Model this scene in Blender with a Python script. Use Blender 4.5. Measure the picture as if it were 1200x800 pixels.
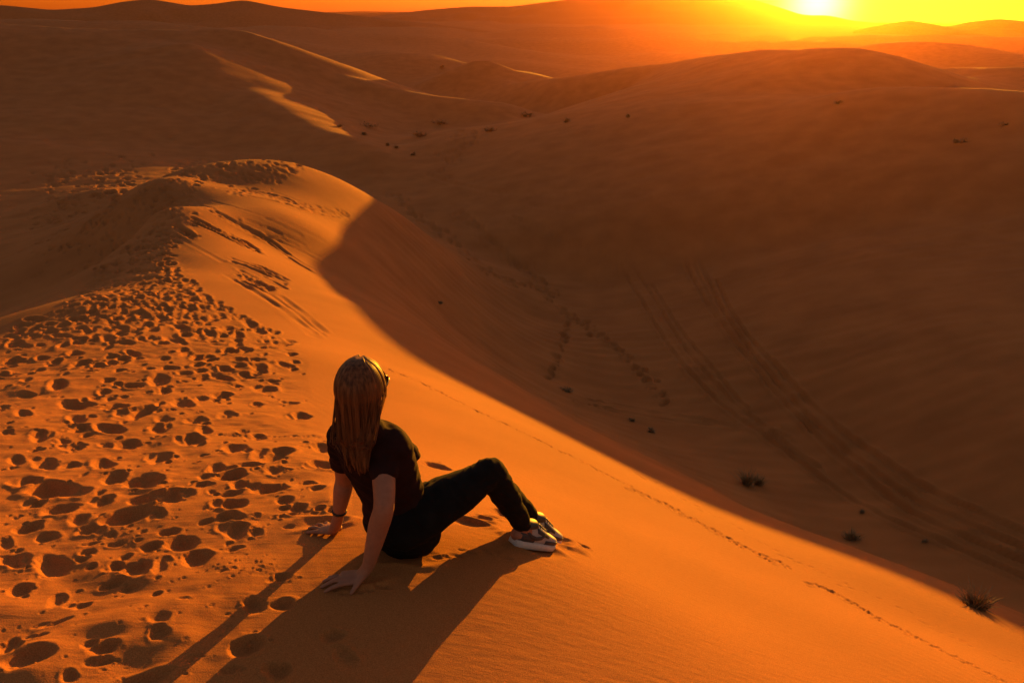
import bpy, bmesh, math, random
import numpy as np
from mathutils import Vector, Matrix, Quaternion

# ------------------------------------------------------------------ clear
for o in list(bpy.data.objects):
    bpy.data.objects.remove(o)
S = bpy.context.scene
COL = S.collection
random.seed(7)
RNG = np.random.default_rng(11)

# ------------------------------------------------------------------ camera
FOC = 942.0                       # focal length in pixels of a 1200 px wide frame
PITCH = math.radians(21.97)       # looking down
cam_d = bpy.data.cameras.new('camera')
cam = bpy.data.objects.new('camera', cam_d)
COL.objects.link(cam)
cam_d.sensor_width = 36.0
cam_d.lens = 36.0 * FOC / 1200.0
cam_d.clip_start = 0.05
cam_d.clip_end = 20000
cam.location = (0, 0, 0)
cam.rotation_euler = (math.radians(90) - PITCH, 0, 0)
S.camera = cam

# ------------------------------------------------------------------ sun and sky
SUN_EL = math.radians(0.9)
SUN_AZ = math.radians(19.3)       # to the right of straight ahead (+Y)
SUNV = Vector((math.sin(SUN_AZ) * math.cos(SUN_EL), math.cos(SUN_AZ) * math.cos(SUN_EL), math.sin(SUN_EL)))
sun_d = bpy.data.lights.new('sun', 'SUN')
sun_d.energy = 5.0
sun_d.angle = math.radians(0.2)
sun_d.color = (1.0, 0.385, 0.02)
sun = bpy.data.objects.new('sun', sun_d)
COL.objects.link(sun)
sun.rotation_euler = (-SUNV).to_track_quat('-Z', 'Y').to_euler()
sun.location = SUNV * 100

W = bpy.data.worlds.new('World')
S.world = W
W.use_nodes = True
nt = W.node_tree
nt.nodes.clear()
wo = nt.nodes.new('ShaderNodeOutputWorld')
bg = nt.nodes.new('ShaderNodeBackground')
bg.inputs['Strength'].default_value = 0.105
sky = nt.nodes.new('ShaderNodeTexSky')
sky.sky_type = 'NISHITA'
sky.sun_disc = False
sky.sun_elevation = SUN_EL
sky.sun_rotation = SUN_AZ
sky.air_density = 1.5
sky.dust_density = 0.6
sky.ozone_density = 1.0
SKY_TINT = (1.0, 0.88, 0.94)
GLOW = [  # (falloff k on 1-cos, colour, strength before the background strength)
    (2600.0, (1.0, 0.60, 0.20), 20.0),
    (260.0, (1.0, 0.40, 0.02), 0.9),
    (9.0, (0.8, 0.34, 0.16), 0.8),
]
tint = nt.nodes.new('ShaderNodeMix'); tint.data_type = 'RGBA'; tint.blend_type = 'MULTIPLY'
tint.inputs[0].default_value = 1.0
nt.links.new(sky.outputs[0], tint.inputs[6])
tint.inputs[7].default_value = (*SKY_TINT, 1)
geo = nt.nodes.new('ShaderNodeTexCoord')
dot = nt.nodes.new('ShaderNodeVectorMath'); dot.operation = 'DOT_PRODUCT'
nrm = nt.nodes.new('ShaderNodeVectorMath'); nrm.operation = 'NORMALIZE'
nt.links.new(geo.outputs['Generated'], nrm.inputs[0])
nt.links.new(nrm.outputs[0], dot.inputs[0])
dot.inputs[1].default_value = SUNV
sub = nt.nodes.new('ShaderNodeMath'); sub.operation = 'SUBTRACT'
sub.inputs[0].default_value = 1.0
nt.links.new(dot.outputs['Value'], sub.inputs[1])
acc = tint.outputs[2]
for k, c, s in GLOW:
    m1 = nt.nodes.new('ShaderNodeMath'); m1.operation = 'MULTIPLY'; m1.inputs[1].default_value = -k
    nt.links.new(sub.outputs[0], m1.inputs[0])
    m2 = nt.nodes.new('ShaderNodeMath'); m2.operation = 'EXPONENT'
    nt.links.new(m1.outputs[0], m2.inputs[0])
    sc = nt.nodes.new('ShaderNodeVectorMath'); sc.operation = 'SCALE'
    sc.inputs[0].default_value = tuple(x * s for x in c)
    nt.links.new(m2.outputs[0], sc.inputs['Scale'])
    ad = nt.nodes.new('ShaderNodeVectorMath'); ad.operation = 'ADD'
    nt.links.new(acc, ad.inputs[0]); nt.links.new(sc.outputs[0], ad.inputs[1])
    acc = ad.outputs[0]
nt.links.new(acc, bg.inputs['Color'])
nt.links.new(bg.outputs[0], wo.inputs['Surface'])

S.view_settings.view_transform = 'Standard'
S.view_settings.look = 'None'
S.view_settings.exposure = 1.75
S.view_settings.gamma = 1.0
S.cycles.use_denoising = True
S.cycles.max_bounces = 6
S.cycles.diffuse_bounces = 2
S.cycles.volume_bounces = 0

# ------------------------------------------------------------------ helpers
def tag(o, label=None, cat=None, group=None, kind=None):
    if label: o['label'] = label
    if cat: o['category'] = cat
    if group: o['group'] = group
    if kind: o['kind'] = kind
    return o

CP, SP = math.cos(PITCH), math.sin(PITCH)
def ray(u, v):
    xc = (u - 600.0) / FOC; yc = (400.0 - v) / FOC
    return np.array([xc, CP + yc * SP, -SP + yc * CP])
def at_z(u, v, z):
    d = ray(u, v); return d * (z / d[2])
def at_r(u, v, r):
    d = ray(u, v); return d * (r / math.hypot(d[0], d[1]))

# --- value noise -----------------------------------------------------------
_perm = np.random.default_rng(5).random((256, 256)).astype(np.float32)
def vnoise(x, y, seed=0):
    x = np.asarray(x, dtype=np.float64) + seed * 17.31; y = np.asarray(y, dtype=np.float64) + seed * 9.77
    xi = np.floor(x).astype(np.int64); yi = np.floor(y).astype(np.int64)
    fx = x - xi; fy = y - yi
    fx = fx * fx * fx * (fx * (fx * 6 - 15) + 10); fy = fy * fy * fy * (fy * (fy * 6 - 15) + 10)
    a = _perm[xi & 255, yi & 255]; b = _perm[(xi + 1) & 255, yi & 255]
    c = _perm[xi & 255, (yi + 1) & 255]; d = _perm[(xi + 1) & 255, (yi + 1) & 255]
    return ((a * (1 - fx) + b * fx) * (1 - fy) + (c * (1 - fx) + d * fx) * fy) * 2 - 1
def fbm(x, y, octv=3, seed=0):
    s = 0; a = 1.0; t = 0
    for i in range(octv):
        s = s + a * vnoise(x, y, seed + i * 3); t += a; a *= 0.5; x = x * 2.03; y = y * 2.03
    return s / t
def smax(a, b, k):
    h = np.maximum(k - np.abs(a - b), 0) / k
    return np.maximum(a, b) + h * h * k * 0.25
def sstep(a, b, x):  # a may exceed b
    t = np.clip((x - a) / (b - a), 0, 1); return t * t * (3 - 2 * t)   # smooth step

# ------------------------------------------------------------------ near dune and valley: surveyed points, thin-plate surface
PZ = [  # (u, v, height)
    (0, 800, -1.72), (250, 800, -1.74), (450, 800, -1.80), (700, 790, -1.98), (950, 790, -2.45), (1100, 790, -2.9), (1200, 795, -3.3),
    (0, 650, -1.95), (150, 650, -1.95), (300, 640, -1.93), (480, 640, -1.90), (630, 638, -2.10),
    (0, 560, -2.25), (150, 540, -2.28), (330, 530, -2.28), (0, 500, -2.6), (200, 450, -2.95), (300, 400, -3.45), (350, 415, -3.4),
    (0, 420, -3.3), (0, 392, -3.75), (0, 370, -5.3), (450, 470, -3.2), (600, 560, -2.9), (600, 490, -4.1), (750, 620, -3.1), (800, 590, -3.9),
    (900, 700, -3.0), (1000, 660, -3.9), (1200, 740, -3.95), (1100, 740, -3.5), (450, 420, -4.2), (820, 700, -2.65),
    (670, 455, -12.5), (870, 560, -12.0), (990, 625, -11.7), (1140, 700, -11.0), (600, 370, -12.5), (540, 300, -11.5), (700, 400, -13.0),
    (800, 450, -12.8), (900, 500, -12.5), (1000, 560, -12.0), (1200, 640, -11.0), (1200, 500, -10.0), (1000, 430, -11.0), (850, 350, -12.0),
    (700, 280, -13.0), (1000, 300, -10.0), (1000, 200, -9.5), (1000, 130, -7.2), (1200, 300, -9.0), (1200, 200, -7.5), (1200, 120, -5.6),
    (800, 250, -12.5), (800, 170, -11.5), (650, 205, -14.0), (560, 180, -13.0),
    (100, 250, -7.9), (0, 300, -7.5), (0, 200, -10.0), (100, 180, -9.8), (0, 250, -9.4), (100, 222, -9.5), (150, 300, -5.9), (100, 335, -4.9), (150, 335, -4.35), 
    (80, 352, -3.9), (205, 322, -4.3), (230, 300, -4.6), (220, 270, -4.72), (300, 280, -5.4), (260, 215, -5.2), (178, 250, -4.75), (188, 208, -4.75), (235, 194, -4.85), (120, 222, -7.6), (250, 240, -5.05), (300, 191, -5.0), (340, 190, -5.3), (420, 225, -6.5), (500, 275, -9.0),
    (370, 270, -5.8), (300, 330, -4.65), (400, 350, -5.0), (450, 300, -7.5), (520, 370, -9.5), (560, 420, -9.5), (330, 250, -5.3),
]
PW = [  # (x, y, height) outside the frame or hidden behind a brow
    (0, 0, -1.65), (-3, 0, -1.6), (0, -5, -1.2), (-6, 2, -2.2), (3, 0, -2.6), (5, 0, -4.2), (4, -6, -3.6), (10, 5, -8.5), (12, -8, -9.0),
    (-10, 0, -4.2), (-15, 8, -6.6), (-12, -12, -4.0), (20, 10, -9.5), (25, -10, -9), (-28, 15, -8.5), (-30, -15, -8), (30, 20, -8),
    (1.2, 13.3, -7.0), (3.0, 11.1, -6.9), (4.5, 9.1, -6.8), (5.8, 8.2, -6.8), (6.8, 7.4, -6.8),
    (-8, 41, -9.5), (-3, 43, -12), (-15, 40, -8.3), (-22, 34, -8.3), (-14.5, 27, -6.4), (3, 45, -13.3), (-40, 50, -9.8), (-20, 58, -9.8), (-8, 62, -12.5),
    (45, 40, -7.0), (-50, 10, -9), (10, -40, -8), (-20, -40, -7), (0, -20, -2.5),
]
CT = np.array([at_z(*p) for p in PZ] + [list(p) for p in PW], dtype=np.float64)
def _tps_k(d2):
    return 0.5 * d2 * np.log(np.maximum(d2, 1e-9))
def _fit(c, lam=0.008):
    n = len(c)
    d2 = (c[:, None, 0] - c[None, :, 0]) ** 2 + (c[:, None, 1] - c[None, :, 1]) ** 2
    K = _tps_k(d2) + np.eye(n) * lam * np.maximum(1, np.hypot(c[:, 0], c[:, 1])) ** 1.0
    P = np.c_[np.ones(n), c[:, :2]]
    A = np.zeros((n + 3, n + 3)); A[:n, :n] = K; A[:n, n:] = P; A[n:, :n] = P.T
    return np.linalg.solve(A, np.r_[c[:, 2], 0, 0, 0])
TPS = _fit(CT)
def near_z(x, y):
    n = len(CT)
    z = TPS[n] + TPS[n + 1] * x + TPS[n + 2] * y
    for i in range(n):
        z = z + TPS[i] * _tps_k((x - CT[i, 0]) ** 2 + (y - CT[i, 1]) ** 2)
    return z

# ------------------------------------------------------------------ ridges of the middle distance (u, v, horizontal range)
# each: points, slope and rounding on the left hand of travel, the same on the right hand, blend width
RIDGES = {
    'M1': ([(222, 54, 112), (250, 75, 106), (280, 98, 101), (320, 120, 90), (375, 145, 80), (425, 165, 73), (480, 190, 68), (535, 210, 64), (580, 222, 61)], 0.45, 2.5, 0.20, 0.8, 1.2),
    'M2': ([(205, 40, 128), (240, 37, 127), (275, 37, 126), (320, 55, 122), (375, 80, 118), (430, 97, 114), (480, 108, 111), (570, 118, 106)], 0.40, 4.0, 0.40, 1.5, 2.5),
    'L1': ([(-260, 12, 140), (0, 27, 132), (100, 33, 129), (150, 36, 128), (190, 41, 125)], 0.40, 3.0, 0.22, 4.0, 3.0),
    'P': ([(566, 70, 150), (576, 70, 150)], 0.42, 1.0, 0.42, 1.0, 2.0),
    'K': ([(400, 62, 190), (470, 60, 180), (565, 76, 168), (640, 92, 150)], 0.3, 2.0, 0.25, 3.0, 3.0),
    'C': ([(560, 103, 146, 2.8), (610, 97, 136, 2.9), (700, 85, 126, 3.0), (800, 71, 122, 2.9), (860, 64, 112, 2.4), (920, 58, 97, 1.6), (975, 55, 88, 1.3), (1015, 58, 87, 1.2), (1050, 74, 84, 1.2), (1090, 97, 80, 1.2)], 0.35, 3.0, 0.22, 4.0, 2.5),
    'D': ([(985, 132, 64), (1035, 107, 63), (1070, 103, 61), (1130, 103, 60), (1200, 106, 58), (1400, 125, 55)], 0.34, 7.0, 0.34, 2.0, 2.0),
    'D2': ([(940, 92, 120), (1000, 84, 110), (1100, 79, 105), (1200, 77, 100), (1400, 80, 95)], 0.34, 7.0, 0.26, 2.0, 2.5),
    'E': ([(520, 172, 78), (600, 151, 76), (660, 142, 75), (750, 132, 73), (820, 126, 70), (890, 122, 67)], 0.20, 7.0, 0.24, 2.0, 1.5),
    'B1': ([(480, 52, 420), (600, 44, 400), (700, 46, 390), (770, 41, 380), (815, 46, 370), (880, 50, 350), (960, 48, 330), (1040, 56, 300)], 0.3, 8.0, 0.3, 12.0, 8.0),
    'B2': ([(900, 66, 260), (1015, 57, 240), (1075, 47, 230), (1120, 52, 225), (1175, 61, 215), (1300, 70, 200)], 0.3, 6.0, 0.28, 8.0, 6.0),
    'B3': ([(250, 34, 300), (330, 30, 330), (410, 38, 340), (520, 44, 330), (620, 62, 260), (690, 72, 230)], 0.3, 6.0, 0.25, 10.0, 6.0),
    'B5': ([(600, 66, 300), (640, 63, 300), (700, 67, 280), (760, 61, 270), (850, 64, 240)], 0.3, 6.0, 0.32, 1.5, 3.0),
    'B6': ([(440, 84, 250), (490, 76, 245), (540, 72, 240), (600, 75, 225), (690, 83, 195)], 0.3, 5.0, 0.32, 1.5, 3.0),
    'B7': ([(590, 36, 620), (660, 30, 640), (720, 33, 620), (800, 38, 560), (900, 42, 520)], 0.3, 12.0, 0.30, 4.0, 6.0),
    'B8': ([(960, 44, 480), (1040, 40, 470), (1100, 41, 460), (1160, 44, 440), (1260, 40, 430)], 0.3, 10.0, 0.30, 3.0, 6.0),
    'B4': ([(-200, 20, 300), (-40, 22, 290), (80, 22, 280), (200, 27, 270), (300, 42, 240)], 0.3, 6.0, 0.25, 10.0, 6.0),
}
def densify(P, n=4):
    P = np.asarray(P); out = []
    for i in range(len(P) - 1):
        p0 = P[max(i - 1, 0)]; p1 = P[i]; p2 = P[i + 1]; p3 = P[min(i + 2, len(P) - 1)]
        for j in range(n):
            t = j / n
            out.append(0.5 * ((2 * p1) + (-p0 + p2) * t + (2 * p0 - 5 * p1 + 4 * p2 - p3) * t * t + (-p0 + 3 * p1 - 3 * p2 + p3) * t ** 3))
    out.append(P[-1]); return np.array(out)
def ridge_z(x, y, pts, sl, wl, sr, wr):
    z = np.full(x.shape, -1e3)
    for i in range(len(pts) - 1):
        a = pts[i]; b = pts[i + 1]
        ex, ey = b[0] - a[0], b[1] - a[1]; L2 = ex * ex + ey * ey + 1e-9
        t = np.clip(((x - a[0]) * ex + (y - a[1]) * ey) / L2, 0, 1)
        dx = x - (a[0] + t * ex); dy = y - (a[1] + t * ey)
        d = np.sqrt(dx * dx + dy * dy)
        f = 0.5 + 0.5 * np.clip((ex * dy - ey * dx) / math.sqrt(L2) / np.maximum(d, 1e-6), -1, 1)   # 1 on the left hand
        sl_ = (sr + (sl - sr) * f) * (a[3] + t * (b[3] - a[3])); w = wr + (wl - wr) * f
        z = np.maximum(z, a[2] + t * (b[2] - a[2]) - sl_ * (np.sqrt(d * d + w * w) - w))
    return z
RPTS = {}
for k_, (p_, sl_, wl_, sr_, wr_, kb_) in RIDGES.items():
    RPTS[k_] = densify([list(at_r(*q[:3])) + [q[3] if len(q) > 3 else 1.0] for q in p_], 3)

def smooth_z(x, y):
    """the dunes without footprints, for any point"""
    x = np.atleast_1d(np.asarray(x, dtype=np.float64)); y = np.atleast_1d(np.asarray(y, dtype=np.float64))
    r = np.hypot(x, y)
    z = np.full(x.shape, 0.0)
    mn = r < 100
    zb = -14.0 + 5.5 * sstep(-8, -42, x) + 1.2 * fbm(x / 45, y / 45, 2, 3) + np.clip((r - 120) / 400, 0, 1) * 4.0 * fbm(x / 120, y / 120, 3, 9)
    z = zb.copy()
    if mn.any():
        zn = near_z(x[mn], y[mn])
        w = 1 - sstep(52, 88, r[mn])
        z[mn] = zn * w + zb[mn] * (1 - w)
    mf = r > 24
    if mf.any():
        xf, yf = x[mf], y[mf]
        wx = xf + 1.3 * vnoise(xf / 14, yf / 14, 21); wy = yf + 1.3 * vnoise(xf / 14, yf / 14, 22)
        zf = z[mf]; fade = 14.0 * (1 - sstep(24, 48, r[mf]))
        for k_, (p_, sl, wl, sr, wr, kb) in RIDGES.items():
            zf = smax(zf, ridge_z(wx, wy, RPTS[k_], sl, wl, sr, wr) - fade, kb)
        z[mf] = zf
    z = z + 0.10 * sstep(14, 40, r) * fbm(x / 7, y / 7, 3, 31)
    z = z + 0.30 * sstep(52, 75, r) * fbm(x / 16 + y / 40, y / 9, 3, 33)
    return z

GRID = {}
def grid_z(x, y):
    """the same surface read back from the finished grid (fast)"""
    if not GRID: return smooth_z(x, y)
    az, rr, Z = GRID['az'], GRID['rr'], GRID['Z']
    x = np.atleast_1d(np.asarray(x, dtype=np.float64)); y = np.atleast_1d(np.asarray(y, dtype=np.float64))
    a = np.clip((np.arctan2(x, y) - az[0]) / (az[1] - az[0]), 0, len(az) - 1.001)
    r = np.hypot(x, y); i = np.clip(np.searchsorted(rr, r) - 1, 0, len(rr) - 2)
    t = np.clip((r - rr[i]) / (rr[i + 1] - rr[i]), 0, 1); j = a.astype(int); f = a - j
    return (Z[i, j] * (1 - f) + Z[i, j + 1] * f) * (1 - t) + (Z[i + 1, j] * (1 - f) + Z[i + 1, j + 1] * f) * t
def hit(u, v, rmin=1.0, rmax=400):
    """where the sight line through a picture point meets the dunes"""
    d = ray(u, v); h = math.hypot(d[0], d[1])
    rr = np.exp(np.linspace(math.log(rmin), math.log(rmax), 500))
    zz = grid_z(d[0] / h * rr, d[1] / h * rr); g = zz - d[2] / h * rr
    idx = np.where(g > 0)[0]
    if len(idx) == 0 or idx[0] == 0: i = len(rr) - 1; r = rr[i]
    else:
        i = idx[0]; t = -g[i - 1] / (g[i] - g[i - 1]); r = rr[i - 1] + t * (rr[i] - rr[i - 1])
    x, y = d[0] / h * r, d[1] / h * r
    return np.array([x, y, float(grid_z(x, y)[0])])

# ------------------------------------------------------------------ materials
def new_mat(name):
    m = bpy.data.materials.new(name); m.use_nodes = True
    n = m.node_tree.nodes; b = n['Principled BSDF']
    return m, m.node_tree, b
def sand_material():
    m, t, b = new_mat('red_sand')
    tc = t.nodes.new('ShaderNodeTexCoord')
    n1 = t.nodes.new('ShaderNodeTexNoise'); n1.inputs['Scale'].default_value = 0.6; n1.inputs['Detail'].default_value = 5
    n2 = t.nodes.new('ShaderNodeTexNoise'); n2.inputs['Scale'].default_value = 260; n2.inputs['Detail'].default_value = 3
    t.links.new(tc.outputs['Object'], n1.inputs['Vector']); t.links.new(tc.outputs['Object'], n2.inputs['Vector'])
    r1 = t.nodes.new('ShaderNodeValToRGB')
    r1.color_ramp.elements[0].position = 0.3; r1.color_ramp.elements[0].color = (0.375, 0.150, 0.047, 1)
    r1.color_ramp.elements[1].position = 0.7; r1.color_ramp.elements[1].color = (0.475, 0.191, 0.060, 1)
    t.links.new(n1.outputs[0], r1.inputs[0])
    r2 = t.nodes.new('ShaderNodeValToRGB')
    r2.color_ramp.elements[0].position = 0.3; r2.color_ramp.elements[0].color = (0.66, 0.63, 0.60, 1)
    r2.color_ramp.elements[1].position = 0.7; r2.color_ramp.elements[1].color = (1.16, 1.16, 1.16, 1)
    t.links.new(n2.outputs[0], r2.inputs[0])
    mx = t.nodes.new('ShaderNodeMix'); mx.data_type = 'RGBA'; mx.blend_type = 'MULTIPLY'; mx.inputs[0].default_value = 1
    t.links.new(r1.outputs[0], mx.inputs[6]); t.links.new(r2.outputs[0], mx.inputs[7])
    t.links.new(mx.outputs[2], b.inputs['Base Color'])
    b.inputs['Roughness'].default_value = 0.95
    b.inputs['Specular IOR Level'].default_value = 0.1
    bp = t.nodes.new('ShaderNodeBump'); bp.inputs['Strength'].default_value = 0.35; bp.inputs['Distance'].default_value = 0.004
    t.links.new(n2.outputs[0], bp.inputs['Height'])
    mp = t.nodes.new('ShaderNodeMapping'); mp.inputs['Rotation'].default_value = (0, 0, math.radians(32)); mp.inputs['Scale'].default_value = (7, 34, 20)
    n3 = t.nodes.new('ShaderNodeTexNoise'); n3.inputs['Scale'].default_value = 1.0; n3.inputs['Detail'].default_value = 4
    t.links.new(tc.outputs['Object'], mp.inputs[0]); t.links.new(mp.outputs[0], n3.inputs['Vector'])
    b3 = t.nodes.new('ShaderNodeBump'); b3.inputs['Strength'].default_value = 0.5; b3.inputs['Distance'].default_value = 0.006
    t.links.new(n3.outputs[0], b3.inputs['Height']); t.links.new(bp.outputs[0], b3.inputs['Normal']); t.links.new(b3.outputs[0], b.inputs['Normal'])
    return m
M_SAND = sand_material()

# ------------------------------------------------------------------ footprints, hollows, tracks pressed into the sand
# footprint hollows: picture place and size, read off the photograph (u, v, width, height)
PITS = """89,472,33,13 135,475,30,10 162,483,42,14 90,489,23,12 93,500,26,8 129,500,31,13 101,507,14,6 47,510,24,12 73,515,18,9
86,521,26,10 148,517,31,12 124,518,16,10 41,526,18,6 19,538,19,12 53,541,26,16 83,542,18,6 121,540,30,14 187,532,28,14 185,500,25,10
191,490,18,8 186,445,26,14 68,452,23,12 31,462,16,9 3,478,14,10 27,484,17,10 115,428,17,9 126,446,17,5 154,451,25,7 112,464,16,6
122,458,16,7 128,466,14,5 18,437,10,5 31,445,14,7 8,506,14,6 19,423,21,5 45,432,14,5 60,425,14,7 93,424,12,7 140,434,14,5 192,458,19,9
311,455,27,9 353,487,26,8 304,434,22,7 333,427,20,6 299,421,20,5 259,441,22,10 278,451,16,6 265,486,21,10 301,473,16,5 341,472,20,5
320,445,18,4 217,437,18,6 198,431,18,7 237,442,14,7 260,463,25,7 214,473,24,13 188,474,11,7 228,491,24,9 239,503,20,11 284,502,16,6
301,508,24,7 275,522,31,12 323,532,44,17 376,524,26,11 380,545,36,11 224,513,30,12 290,544,46,8 321,554,20,10 253,546,24,10
61,570,68,20 30,562,33,12 168,561,54,20 133,556,32,14 121,584,28,13 177,585,66,15 72,593,47,16 40,587,24,9 151,606,88,19 93,607,26,14
105,620,30,13 33,614,38,11 54,625,25,14 5,632,18,14 15,652,32,21 62,659,47,27 96,655,19,8 161,668,38,22 136,665,25,12 103,647,21,8
107,637,21,5 131,627,14,7 168,626,10,6 138,638,21,6 177,643,28,10 17,602,9,4 271,557,40,12 240,557,19,8 280,569,23,12 237,569,23,6
248,578,11,7 273,580,30,7 315,574,44,15 322,553,23,10 292,545,26,7 360,566,19,6 273,594,40,15 201,583,42,19 334,589,23,10 350,598,23,9
266,610,33,9 277,624,35,19 301,627,16,10 215,639,40,20 231,656,37,18 189,666,21,19 274,645,21,6 185,606,19,15 243,615,23,6 329,676,26,12
199,627,26,9 23,689,30,14 65,700,20,20 94,707,32,7 68,727,49,7 10,753,26,20 37,772,75,22 122,760,40,14 115,775,35,10 82,793,22,14
165,797,100,22 133,684,32,9 298,708,30,20 332,707,32,14 288,756,52,24 324,785,36,24 226,768,24,5 270,784,28,12 512,546,40,5 20,640,12,5
340,620,18,5 372,575,20,6 250,600,14,5 150,690,20,6 45,745,26,7 215,705,18,4 262,672,14,4"""
def world_ell(u, v, w, h):
    c = hit(u, v); n = hit(u, v + h * 0.5, rmax=200); f = hit(u, v - h * 0.5, rmax=200)
    dep = c[1] * CP - c[2] * SP
    b = 0.5 * math.hypot(f[0] - n[0], f[1] - n[1])
    a = 0.5 * w * dep / FOC
    return c, a, min(b, 3.0 * a)

class Relief:
    def __init__(self, X, Y, Z, az_in, rr):
        self.X, self.Y, self.Z, self.az, self.rr = X, Y, Z, az_in, rr
        self.D = np.zeros_like(Z); self.cap = True
    def window(self, cx, cy, R):
        r = math.hypot(cx, cy); a = math.atan2(cx, cy); da = R / max(r, 0.5)
        i0, i1 = np.searchsorted(self.rr, [r - R, r + R]); j0, j1 = np.searchsorted(self.az, [a - da, a + da])
        return slice(i0, i1), slice(j0, j1)
    def pit(self, cx, cy, a, b, th, depth, rim=0.3, seed=0.0, tread=0):
        R = max(a, b) * 2.0
        si, sj = self.window(cx, cy, R)
        x = self.X[si, sj] - cx; y = self.Y[si, sj] - cy
        if x.size == 0: return
        az = math.atan2(cx, cy) - th
        p = (x * math.cos(az) - y * math.sin(az)) / a; q = (x * math.sin(az) + y * math.cos(az)) / b
        ang = np.arctan2(q, p)
        wob = 1 + 0.07 * np.sin(2 * ang + seed) + 0.05 * np.sin(3 * ang + 2.1 * seed) + 0.03 * np.sin(5 * ang + 3.3 * seed)
        if max(a, b) > 0.04: wob = wob + 0.16 * fbm(self.X[si, sj] / (0.5 * a) + 40, self.Y[si, sj] / (0.5 * a) + seed, 2, 71)
        d = np.sqrt(p * p + q * q) / wob
        dc = np.clip(d, 0, 1)
        bowl = -depth * (1 - dc ** 2) ** 1.15 * (1 + 0.25 * q * (d < 1))
        ridge = rim * depth * np.exp(-((d - 1.10) / 0.27) ** 2) * np.clip(0.55 + 0.6 * np.sin(ang + 1.3 * seed), 0, 1.2)
        if tread:
            bowl = bowl + 0.12 * depth * np.clip(3 * np.sin(q * tread), -1, 1) * (1 - dc ** 4)
        D = self.D[si, sj]
        D[:] = np.where(d < 1, np.minimum(D * (1 - 0.5 * (1 - dc ** 2)), bowl), D) + ridge * (1 if not self.cap else np.clip(1 - np.maximum(D, 0) / 0.03, 0, 1))
    def groove(self, pts, width, depth, rim=0.5):
        pts = np.asarray(pts)
        r = np.hypot(pts[:, 0], pts[:, 1]); a = np.arctan2(pts[:, 0], pts[:, 1]); m = 1.0
        i0, i1 = np.searchsorted(self.rr, [r.min() - m, r.max() + m]); j0, j1 = np.searchsorted(self.az, [a.min() - 0.03, a.max() + 0.03])
        X = self.X[i0:i1, j0:j1]; Y = self.Y[i0:i1, j0:j1]
        best = np.full(X.shape, 1e9)
        for k in range(len(pts) - 1):
            p, q = pts[k], pts[k + 1]; ex, ey = q[0] - p[0], q[1] - p[1]
            t = np.clip(((X - p[0]) * ex + (Y - p[1]) * ey) / (ex * ex + ey * ey + 1e-9), 0, 1)
            best = np.minimum(best, np.hypot(X - p[0] - t * ex, Y - p[1] - t * ey))
        d = best / width
        lump = 0.75 + 0.5 * vnoise(X * 1.7, Y * 1.7, 77)
        self.Z[i0:i1, j0:j1] += lump * depth * (-np.exp(-d ** 2) + rim * np.exp(-((d - 1.5) / 0.6) ** 2))

def poly_uv(P, n):
    P = np.asarray(P, dtype=float)
    if len(P) > 2: P = densify(P, 4)
    L = np.r_[0, np.cumsum(np.hypot(*np.diff(P, axis=0).T))]; t = np.linspace(0, L[-1], n)
    return np.c_[np.interp(t, L, P[:, 0]), np.interp(t, L, P[:, 1])]

TRACKS = [
    ([(803, 305), (821, 344), (850, 386), (887, 433), (934, 486), (981, 533), (1039, 580), (1102, 617), (1210, 664)], 0.17, 0.10),
    ([(821, 307), (847, 365), (892, 428), (950, 491), (1018, 549), (1086, 591), (1210, 648)], 0.17, 0.10),
    ([(840, 328), (866, 381), (913, 433), (965, 486), (1039, 543), (1112, 585), (1210, 628)], 0.15, 0.09),
    ([(812, 306), (835, 355), (872, 410), (925, 470), (1000, 540), (1070, 584), (1210, 655)], 0.10, 0.05),
    ([(721, 302), (753, 354), (787, 412), (829, 459), (866, 491), (913, 522), (976, 570), (1039, 606), (1112, 638), (1210, 682)], 0.16, 0.09),
    ([(735, 300), (770, 356), (805, 412), (850, 462), (905, 508), (960, 548)], 0.14, 0.07),
    ([(763, 333), (797, 386), (839, 438), (876, 480)], 0.14, 0.07),
    ([(677, 473), (745, 486), (813, 496), (913, 501)], 0.16, 0.10),
    ([(690, 470), (760, 482), (830, 493), (925, 512)], 0.14, 0.07),
    ([(600, 255), (634, 269), (704, 301), (721, 310)], 0.25, 0.12),
    ([(640, 293), (676, 287), (731, 278), (796, 266), (900, 250)], 0.25, 0.12),
    ([(700, 284), (770, 280), (860, 286)], 0.22, 0.08),
    ([(500, 205), (560, 222), (640, 228), (760, 232)], 0.4, 0.10),
    ([(620, 240), (720, 252), (820, 250), (960, 238)], 0.4, 0.09),
]
TRAMPLED = [(-40, 425), (0, 412), (30, 400), (70, 372), (95, 345), (110, 320), (118, 296), (125, 250), (150, 215), (195, 190), (260, 184), (330, 192),
            (380, 206), (330, 208), (280, 210), (235, 220), (212, 240), (206, 290), (216, 322), (232, 345), (262, 368), (305, 388), (352, 410), (345, 440),
            (362, 490), (385, 520), (400, 560), (400, 600), (330, 640), (300, 690), (250, 800), (-40, 800)]
def in_poly(U, V, P):
    P = np.asarray(P, dtype=float); c = np.zeros(U.shape, dtype=bool); n = len(P)
    for i in range(n):
        x0, y0 = P[i]; x1, y1 = P[(i + 1) % n]
        if y0 == y1: continue
        c ^= ((y0 > V) != (y1 > V)) & (U < (x1 - x0) * (V - y0) / (y1 - y0) + x0)
    return c
def project(X, Y, Z):
    d = np.maximum(Y * CP - Z * SP, 0.05)
    return 600 + FOC * X / d, 400 - FOC * (Y * SP + Z * CP) / d

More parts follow.
